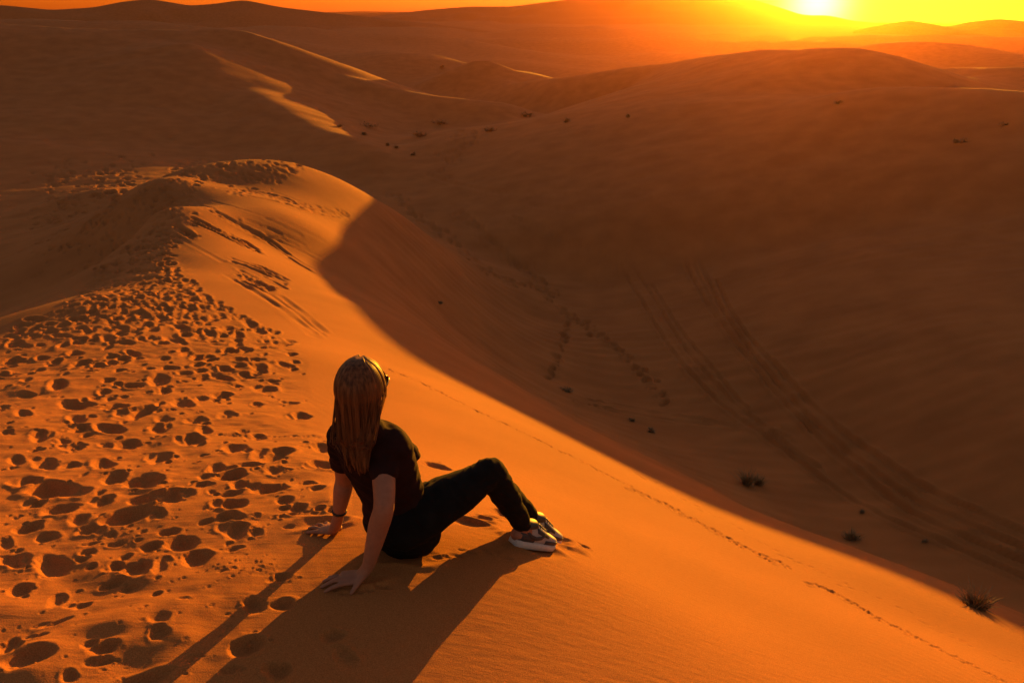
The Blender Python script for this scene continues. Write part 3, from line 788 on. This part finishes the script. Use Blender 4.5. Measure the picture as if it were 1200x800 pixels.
    def wr1(co):
        return 0.0055 * fbm(co[:, 0] / 0.05 + co[:, 2] / 0.03, co[:, 2] / 0.045 - co[:, 1] / 0.05, 2, 81) - 0.0050 * np.abs(vnoise(co[:, 2] / 0.026 + co[:, 0] * 9, co[:, 1] / 0.09, 82))
    fused('shirt', bm, M_SHIRT, 0.006, 5, person, O0, wr1)

    # ---- trousers
    bm = bmesh.new()
    P, Rr = spline([pel - spine_dir * 0.055, pel, pel * 0.55 + wai * 0.45], [(0.150, 0.115), (0.160, 0.116), (0.136, 0.104)], 4)
    add_loft(bm, P, Rr, lat, 24)
    for h, k, a in ((rhip, rkne, rank), (lhip, lkne, lank)):
        add_ell(bm, h - PF * 0.035 - PU * 0.008, 0.095, 0.085, 0.080, PF, PL, PU, 18)
        end = a + (a - k) * 0.02
        P, Rr = spline([h, h * 0.5 + k * 0.5, k * 0.85 + h * 0.15, k, k * 0.80 + a * 0.20, k * 0.5 + a * 0.5, end], [0.093, 0.083, 0.066, 0.060, 0.060, 0.056, 0.043], 5)
        add_loft(bm, P, Rr, PL, 20)
    def wr2(co):
        return 0.0055 * fbm(co[:, 0] / 0.06, co[:, 2] / 0.035, 2, 85) - 0.005 * np.abs(vnoise(co[:, 0] / 0.03 + co[:, 2] / 0.04, co[:, 1] / 0.08, 86))
    fused('trousers', bm, M_TROU, 0.006, 5, person, O0, wr2)

    # ---- hair: an inner cap and some two hundred flat locks falling down the back
    bm = bmesh.new()
    add_ell(bm, hed + UH * 0.012 - FH * 0.010, 0.090, 0.073, 0.104, FH, LH, UH, 26)
    P, Rr = spline([hed - FH * 0.045, hed - FH * 0.070 - UH * 0.10, che * 0.35 + upp * 0.65 - fwd * 0.088 + lat * 0.0, che - fwd * 0.112 + spine_dir * 0.06], [(0.058, 0.042), (0.052, 0.034), (0.044, 0.016), (0.030, 0.007)], 5)
    add_loft(bm, P, Rr, LH, 20)
    nl = 210
    tip_c = che - fwd * 0.120 + spine_dir * 0.055
    for i in range(nl):
        ph = math.radians(-128 + 256 * (i + 0.5) / nl + rnd.normal(0, 1.6))          # around the head; 0 is straight back
        lay = rnd.uniform(-0.003, 0.004)
        pts = []; rad = []
        for th in (6, 22, 40, 58, 76, 92, 106):                                     # down the skull from the parting
            t = math.radians(th)
            hx = -math.cos(ph) * math.sin(t); hy = math.sin(ph) * math.sin(t); hz = math.cos(t)
            p = hed + UH * (0.012 + hz * (0.108 + lay)) - FH * 0.008 + FH * hx * (0.096 + lay) + LH * hy * (0.077 + lay)
            if th == 6: p = p + FH * 0.02
            pts.append(p)
        last = pts[-1]
        s0 = np.dot(last - hed, LH)
        L_ = rnd.uniform(0.86, 1.03)
        # hang: gather behind the neck, then lie on the back
        nap = hed - UH * 0.125 - FH * (0.080 + 0.018 * math.cos(ph)) + LH * s0 * 0.78 + rnd.normal(0, 0.004, 3)
        wid = s0 / 0.09
        mid = upp - fwd * (0.098 - 0.014 * wid * wid) - lat * (wid * 0.050 - 0.006) + rnd.normal(0, 0.004, 3) + spine_dir * 0.02
        end = tip_c + lat * (-wid * 0.042) + PU * (0.0 + rnd.normal(0, 0.016) + (1 - L_) * 0.2) + rnd.normal(0, 0.005, 3)
        pts += [nap, nap * 0.4 + mid * 0.6 - fwd * 0.006, mid, mid * 0.45 + end * 0.55 - fwd * 0.004, end]
        rad = [0.006, 0.010, 0.012, 0.013, 0.013, 0.012, 0.012, 0.011, 0.010, 0.009, 0.006, 0.0012]
        P, Rr = spline(pts, [(r, r * 0.42) for r in rad], 2)
        # the flat side faces outwards
        refs = [unit(np.cross(unit(P[min(k + 1, len(P) - 1)] - P[max(k - 1, 0)]), unit(p - (hed * 0.5 + upp * 0.5)) + 1e-3)) for k, p in enumerate(P)]
        add_loft(bm, P, Rr, refs, 6, False)
    for i in range(60):                                                              # loose single hairs
        ph = math.radians(rnd.uniform(-125, 125)); pts = []
        for th in (30, 60, 90):
            t = math.radians(th)
            pts.append(hed + UH * (0.012 + math.cos(t) * 0.112) - FH * (0.008 + 0.102 * math.cos(ph) * math.sin(t)) + LH * math.sin(ph) * math.sin(t) * 0.082)
        s0 = np.dot(pts[-1] - hed, LH); wv = rnd.normal(0, 0.006, 3)
        nap = hed - UH * 0.14 - FH * (0.098 + 0.01 * math.cos(ph)) + LH * s0 * 0.90 + wv
        end = upp - fwd * (0.115 + rnd.uniform(0, 0.01)) - lat * (s0 / 0.08 * 0.042) + spine_dir * rnd.uniform(-0.03, 0.07) + rnd.normal(0, 0.010, 3)
        P, Rr = spline(pts + [nap, nap * 0.5 + end * 0.5 + rnd.normal(0, 0.006, 3), end], [0.0012, 0.0012, 0.0012, 0.0011, 0.0009, 0.0005], 3)
        add_loft(bm, P, Rr, FH, 4, False)
    mesh_obj('hair', bm, M_HAIR, person, True, O0)

    # ---- eyes, lips, sunglasses, wristband
    for s_ in (-1, 1):
        bm = bmesh.new(); add_ell(bm, hed + LH * s_ * 0.032 + UH * 0.004 + FH * 0.074, 0.012, 0.012, 0.012, FH, LH, UH, 12)
        mesh_obj('eye', bm, M_EYE, person, True, O0)
    bm = bmesh.new()
    for dz, h in ((-0.054, 0.005), (-0.062, 0.006)):
        add_ell(bm, hed + UH * dz + FH * 0.096, 0.006, 0.019, h, FH, LH, UH, 12)
    mesh_obj('lips', bm, M_LIP, person, True, O0)
    gl = bmesh.new()
    def gp(f, l, u): return hed + FH * f + LH * l + UH * u
    for s_ in (-1, 1):
        c = gp(0.096, 0.034 * s_, 0.006)
        ring = [c + LH * 0.027 * math.cos(a) + UH * 0.021 * math.sin(a) - FH * 0.012 * abs(math.cos(a)) * (1 if math.cos(a) * s_ > 0 else 0) for a in np.linspace(0, 2 * math.pi, 21)]
        add_loft(gl, ring, [0.0032] * 21, FH, 8, False)
        arm = [gp(0.088, 0.060 * s_, 0.016), gp(0.074, 0.070 * s_, 0.014), gp(0.03, 0.078 * s_, 0.010), gp(-0.02, 0.076 * s_, 0.0)]
        P, Rr = spline(arm, [(0.004, 0.003)] * 4, 3); add_loft(gl, P, Rr, UH, 8)
    P, Rr = spline([gp(0.096, -0.008, 0.010), gp(0.102, 0, 0.013), gp(0.096, 0.008, 0.010)], [0.003] * 3, 3); add_loft(gl, P, Rr, UH, 8)
    glasses = mesh_obj('sunglasses', gl, M_BLACKP, person, True, O0)
    for s_ in (-1, 1):
        bm = bmesh.new(); add_ell(bm, gp(0.094, 0.034 * s_, 0.006), 0.0035, 0.026, 0.020, FH, LH, UH, 16)
        mesh_obj('lens', bm, M_BLACKP, glasses, True, O0)
    bm = bmesh.new()
    c0 = lwri * 0.90 + lelb * 0.10; ax = unit(lwri - lelb)
    x = unit(np.cross(ax, PU)); y = np.cross(ax, x)
    ring = [c0 + x * 0.030 * math.cos(a) + y * 0.027 * math.sin(a) for a in np.linspace(0, 2 * math.pi, 25)]
    add_loft(bm, ring, [(0.005, 0.0028)] * 25, ax, 8, False)
    mesh_obj('wristband', bm, M_BLACKP, person, True, O0)

    # ---- trainers
    for an, kn, yaw in ((rank, rkne, 0.04), (lank, lkne, -0.10)):
        d0 = unit(PF + PL * yaw)
        heel = an - d0 * 0.052; heel[2] = gz(heel); toe = heel + d0 * 0.252; toe[2] = gz(toe)
        d = unit(toe - heel); sd = unit(np.cross(PU, d)); up = np.cross(d, sd)
        def sp(x, y, z): return heel + d * x + sd * y + up * z
        def prof(t):       # half width of the sole along its length
            return 0.030 + 0.014 * math.sin(min(1, t / 0.72) * math.pi * 0.5) - 0.030 * max(0, (t - 0.80) / 0.20) ** 2 - 0.012 * max(0, (0.10 - t) / 0.10) ** 2
        def topz(t):       # height of the upper
            return float(np.interp(t, [0, 0.08, 0.22, 0.34, 0.46, 0.62, 0.78, 0.92, 1.0], [0.085, 0.100, 0.100, 0.098, 0.090, 0.072, 0.056, 0.048, 0.036]))
        xs = [0.0, 0.012, 0.03, 0.055, 0.085, 0.115, 0.145, 0.175, 0.205, 0.228, 0.243, 0.252]
        def body(z0f, z1f, grow, name, mat, par, x0=0, x1=0.252, half=None, seg=20):
            b = bmesh.new(); rings = []
            for xx in np.linspace(x0, x1, 18):
                t = xx / 0.252; hw = prof(t) + grow; zt = z1f(t); zb = z0f(t); R_ = []
                for k in range(seg):
                    a = 2 * math.pi * k / seg; ca, sa = math.cos(a), math.sin(a)
                    e = 0.62
                    yy = hw * math.copysign(abs(ca) ** e, ca); zz = (zt + zb) / 2 + (zt - zb) / 2 * math.copysign(abs(sa) ** e, sa)
                    yy *= 1 - 0.42 * max(0, (zz - 0.035) / 0.07)
                    R_.append(b.verts.new(sp(xx, yy, zz)))
                rings.append(R_)
            for r0, r1 in zip(rings[:-1], rings[1:]):
                for k in range(seg): b.faces.new((r0[k], r0[(k + 1) % seg], r1[(k + 1) % seg], r1[k]))
            b.faces.new(rings[0][::-1]); b.faces.new(rings[-1])
            return mesh_obj(name, b, mat, par, True, O0)
        shoe = body(lambda t: 0.016, topz, 0.0, 'shoe', M_WHITE, person)
        body(lambda t: -0.012, lambda t: 0.026 + 0.004 * (1 - t), 0.005, 'sole', M_SOLE, shoe)
        def panel(name, pts_xz, mat, side, lift=0.0035):
            """a leather overlay that follows the side of the shoe"""
            b = bmesh.new(); V0 = []; V1 = []
            for x_, z_ in pts_xz:
                t = x_ / 0.252; zt = topz(t); zb = 0.016
                q = np.clip((z_ - (zt + zb) / 2) / ((zt - zb) / 2), -0.98, 0.98)
                sa = math.copysign(abs(q) ** (1 / 0.62), q); ca = math.sqrt(max(0, 1 - sa * sa))
                yy = prof(t) * ca ** 0.62 * (1 - 0.42 * max(0, (z_ - 0.035) / 0.07))
                V0.append(b.verts.new(sp(x_, side * (yy + lift), z_))); V1.append(b.verts.new(sp(x_, side * (yy - 0.004), z_)))
            n = len(V0)
            return b, V0, V1
        def strip(name, top, bot, mat, side, lift=0.0035):
            """overlay between two edge lines (lists of x, z)"""
            b = bmesh.new(); rows = []
            for (xa, za), (xb, zb_) in zip(top, bot):
                R0 = []; R1 = []
                for q in np.linspace(0, 1, 5):
                    x_ = xa + (xb - xa) * q; z_ = za + (zb_ - za) * q
                    t = min(max(x_ / 0.252, 0), 1); zt = topz(t); zl = 0.016
                    s2 = np.clip((z_ - (zt + zl) / 2) / ((zt - zl) / 2), -0.985, 0.985)
                    sa = math.copysign(abs(s2) ** (1 / 0.62), s2); ca = math.sqrt(max(0, 1 - sa * sa))
                    yy = prof(t) * ca ** 0.62 * (1 - 0.42 * max(0, (z_ - 0.035) / 0.07))
                    R0.append(b.verts.new(sp(x_, side * (yy + lift), z_))); R1.append(b.verts.new(sp(x_, side * (yy - 0.003), z_)))
                rows.append((R0, R1))
            for (a0, a1), (b0, b1) in zip(rows[:-1], rows[1:]):
                for k in range(4):
                    b.faces.new((a0[k], a0[k + 1], b0[k + 1], b0[k])); b.faces.new((a1[k], b1[k], b1[k + 1], a1[k + 1]))
                b.faces.new((a0[0], b0[0], b1[0], a1[0])); b.faces.new((a0[4], a1[4], b1[4], b0[4]))
            for R0, R1 in (rows[0], rows[-1]):
                for k in range(4): b.faces.new((R0[k], R1[k], R1[k + 1], R0[k + 1]))
            return mesh_obj(name, b, mat, shoe, True, O0)
        for side in (-1, 1):
            strip('heel_panel', [(0.004, 0.062), (0.03, 0.060), (0.06, 0.052), (0.085, 0.044)], [(0.004, 0.022), (0.03, 0.022), (0.06, 0.022), (0.085, 0.022)], M_GREY, side)
            strip('side_stripe', [(0.030, 0.078), (0.06, 0.060), (0.09, 0.052), (0.12, 0.056), (0.140, 0.066)], [(0.030, 0.066), (0.06, 0.046), (0.09, 0.037), (0.12, 0.044), (0.144, 0.062)], M_GREY, side, 0.0055)
            strip('lace_panel', [(0.090, 0.088), (0.115, 0.080), (0.140, 0.070), (0.165, 0.060)], [(0.098, 0.066), (0.122, 0.060), (0.146, 0.054), (0.165, 0.050)], M_GREY, side)
            strip('toe_guard', [(0.150, 0.040), (0.180, 0.040), (0.205, 0.038), (0.228, 0.036), (0.246, 0.032)], [(0.150, 0.022), (0.180, 0.022), (0.205, 0.022), (0.228, 0.022), (0.246, 0.022)], M_GREY, side)
        for k in range(5):
            x_ = 0.098 + k * 0.016; t = x_ / 0.252; z_ = topz(t)
            b = bmesh.new()
            P, Rr = spline([sp(x_, -0.020, z_ - 0.006), sp(x_ + 0.003, 0, z_ + 0.004), sp(x_, 0.020, z_ - 0.006)], [0.0034] * 3, 3); add_loft(b, P, Rr, up, 8)
            mesh_obj('lace', b, M_BLACKP if k < 3 else M_GREY, shoe, True, O0)
        b = bmesh.new()
        P, Rr = spline([sp(0.010, 0, 0.075), sp(0.040, 0, 0.090), sp(0.080, 0, 0.094)], [(0.030, 0.014), (0.037, 0.020), (0.034, 0.020)], 4); add_loft(b, P, Rr, sd, 16)
        mesh_obj('collar', b, M_GREY, shoe, True, O0)
    return person
build_person()

# ------------------------------------------------------------------ desert plants
M_DRY = plain_mat('dry_grass', (0.30, 0.20, 0.09), 0.8, 0.2, 0.3, 30)
M_SHRUB = plain_mat('dark_shrub_leaves', (0.26, 0.17, 0.08), 0.8, 0.2, 0.3, 30)
M_TWIG = plain_mat('woody_twig', (0.28, 0.17, 0.085), 0.9, 0.2)
def blade(V, Fc, p, d, ln, w, bend, rg):
    """one curved tapering blade of two quads and a tip"""
    s_ = unit(np.cross(d, [0, 0, 1.0]) + rg.normal(0, 0.2, 3)); out = unit([d[0], d[1], 0.0001])
    i = len(V)
    for q, k in ((0, 1), (0.4, 0.85), (0.75, 0.5)):
        c = p + d * ln * q + (out * 0.6 - np.array([0, 0, 0.5])) * bend * ln * q * q
        V.append(c - s_ * w * k * 0.5); V.append(c + s_ * w * k * 0.5)
    V.append(p + d * ln + (out * 0.6 - np.array([0, 0, 0.5])) * bend * ln)
    Fc += [(i, i + 1, i + 3, i + 2), (i + 2, i + 3, i + 5, i + 4), (i + 4, i + 5, i + 6)]
def raw_mesh(name, V, Fc, mat, at, parent=None):
    me = bpy.data.meshes.new(name); me.from_pydata([tuple(v) for v in V], [], Fc); me.update(); me.materials.append(mat)
    o = bpy.data.objects.new(name, me); COL.objects.link(o)
    if parent: o.parent = parent
    else: o.location = at
    return o
def grass_tuft(u, v, w, h, label, seed):
    rg = np.random.default_rng(seed); c = hit(u, v); dep = c[1] * CP - c[2] * SP
    W_ = w * dep / FOC / 2; H_ = h * dep / FOC
    V, Fc = [], []
    for i in range(170):
        a = rg.uniform(0, 6.283); r = abs(rg.normal(0, 0.32)) * W_
        p = np.array([math.cos(a) * r, math.sin(a) * r, -0.03])
        sp = rg.uniform(0.05, 0.65) * (0.4 + r / W_)
        d = unit([math.cos(a) * sp + rg.normal(0, 0.12), math.sin(a) * sp + rg.normal(0, 0.12), 1.0])
        blade(V, Fc, p, d, H_ * rg.uniform(0.45, 1.08), 0.012 + 0.003 * dep / 10, rg.uniform(0.1, 0.6), rg)
    o = raw_mesh('grass_tuft', V, Fc, M_DRY, c)
    tag(o, label, 'grass tuft', 'plants scattered on the valley floor')
    V, Fc = [], []
    for i in range(50):                                                       # dead stems lying round the foot
        a = rg.uniform(0, 6.283); d = unit([math.cos(a), math.sin(a), rg.uniform(-0.05, 0.25)])
        blade(V, Fc, np.array([0, 0, 0.02]) + d * W_ * 0.2, d, W_ * rg.uniform(0.6, 1.3), 0.014, 0.1, rg)
    raw_mesh('dead_stems', V, Fc, M_TWIG, None, o)
def shrub(u, v, w, h, label, seed):
    rg = np.random.default_rng(seed); c = hit(u, v); dep = c[1] * CP - c[2] * SP
    W_ = w * dep / FOC / 2 * 0.85; H_ = h * dep / FOC * 0.8
    V, Fc = [], []; n = 130
    lobes = [(rg.uniform(-0.65, 0.65), rg.uniform(-0.5, 0.5), rg.uniform(0.55, 1.0)) for _ in range(max(3, int(w / 4)))]
    tw, tf = [], []
    for lx, ly, lh in lobes:
        for i in range(14):
            a = rg.uniform(0, 6.283); d = unit([math.cos(a) * 0.7, math.sin(a) * 0.7, rg.uniform(0.5, 1.4)])
            blade(tw, tf, np.array([lx * W_ * 0.8, ly * W_ * 0.5, -0.03]), d, H_ * lh * rg.uniform(0.6, 1.1), 0.015 + 0.0006 * dep, 0.2, rg)
        for i in range(n // len(lobes)):
            q = unit(rg.normal(0, 1, 3)); q[2] = abs(q[2]); rr_ = rg.uniform(0.45, 1.0)
            p = np.array([lx * W_ + q[0] * rr_ * W_ * 0.42, ly * W_ * 0.6 + q[1] * rr_ * W_ * 0.42, q[2] * rr_ * H_ * lh * 0.9])
            blade(V, Fc, p, unit(q + rg.normal(0, 0.5, 3)), H_ * 0.30 * rg.uniform(0.6, 1.4), H_ * 0.11 + 0.0005 * dep, 0.3, rg)
    o = raw_mesh('desert_shrub', tw, tf, M_TWIG, c)
    raw_mesh('leaves', V, Fc, M_SHRUB, None, o)
    tag(o, label, 'shrub', 'plants scattered on the valley floor')
TUFTS = [
    (875, 568, 17, 26, 'tall narrow tuft of dry grass, left one of a close pair under the tyre tracks'),
    (889, 568, 10, 17, 'shorter grass tuft, right one of a close pair under the tyre tracks'),
    (998, 631, 20, 15, 'small thin grass tuft in the valley between the pair of tufts and the big tuft'),
    (1143, 711, 30, 36, 'largest grass tuft, rising just behind the lit brow at lower right'),
]
SHRUBS = [
    (666, 459, 24, 11, 'dark two lobed shrub on the valley floor above the brow, right of the head'),
    (740, 493, 9, 6, 'tiny shrub beside the straight wheel marks in the valley'),
    (763, 506, 15, 9, 'small round shrub just below the straight wheel marks'),
    (1084, 634, 10, 6, 'tiny dark shrub beside the outermost tyre track at lower right'),
    (1011, 600, 8, 6, 'tiny shrub above the thin grass tuft'),
    (515, 355, 10, 5, 'small plant alone on the shaded slope of the near dune'),
    (397, 149, 10, 5, 'small shrub behind the lit crest of the middle dune, leftmost of its row'),
    (432, 149, 34, 8, 'long low shrub mound behind the lit crest of the middle dune'),
    (425, 158, 12, 6, 'small shrub just below the long low mound'),
    (495, 160, 28, 9, 'wide dark shrub in the hollow right of the middle dune crest'),
    (514, 145, 30, 7, 'flat shrub strip above the wide dark shrub in the hollow'),
    (574, 154, 26, 8, 'dark shrub at the top of the trampled gully'),
    (453, 171, 7, 6, 'tiny shrub on the crest end, left of two close ones'),
    (464, 174, 8, 6, 'tiny shrub on the crest end, right of two close ones'),
    (484, 182, 6, 6, 'lone tiny shrub lowest on the fading crest'),
    (617, 137, 22, 9, 'dark shrub at the left end of the pale ridge line'),
    (663, 144, 12, 8, 'small dark shrub sitting on the pale ridge line'),
    (735, 138, 8, 6, 'tiny shrub on the right part of the pale ridge line'),
    (982, 122, 12, 8, 'small shrub high on the hazy slope below the sun'),
    (1124, 167, 24, 8, 'low dark shrub on the big slope at right'),
    (1175, 147, 18, 5, 'flat shrub at the right edge of the big slope'),
    (518, 80, 10, 5, 'small far shrub left of the little pointed dune'),
]
for k_, (u, v, w, h, lb) in enumerate(TUFTS): grass_tuft(u, v, w, h, lb, 100 + k_)
for k_, (u, v, w, h, lb) in enumerate(SHRUBS): shrub(u, v, w, h, lb, 200 + k_)
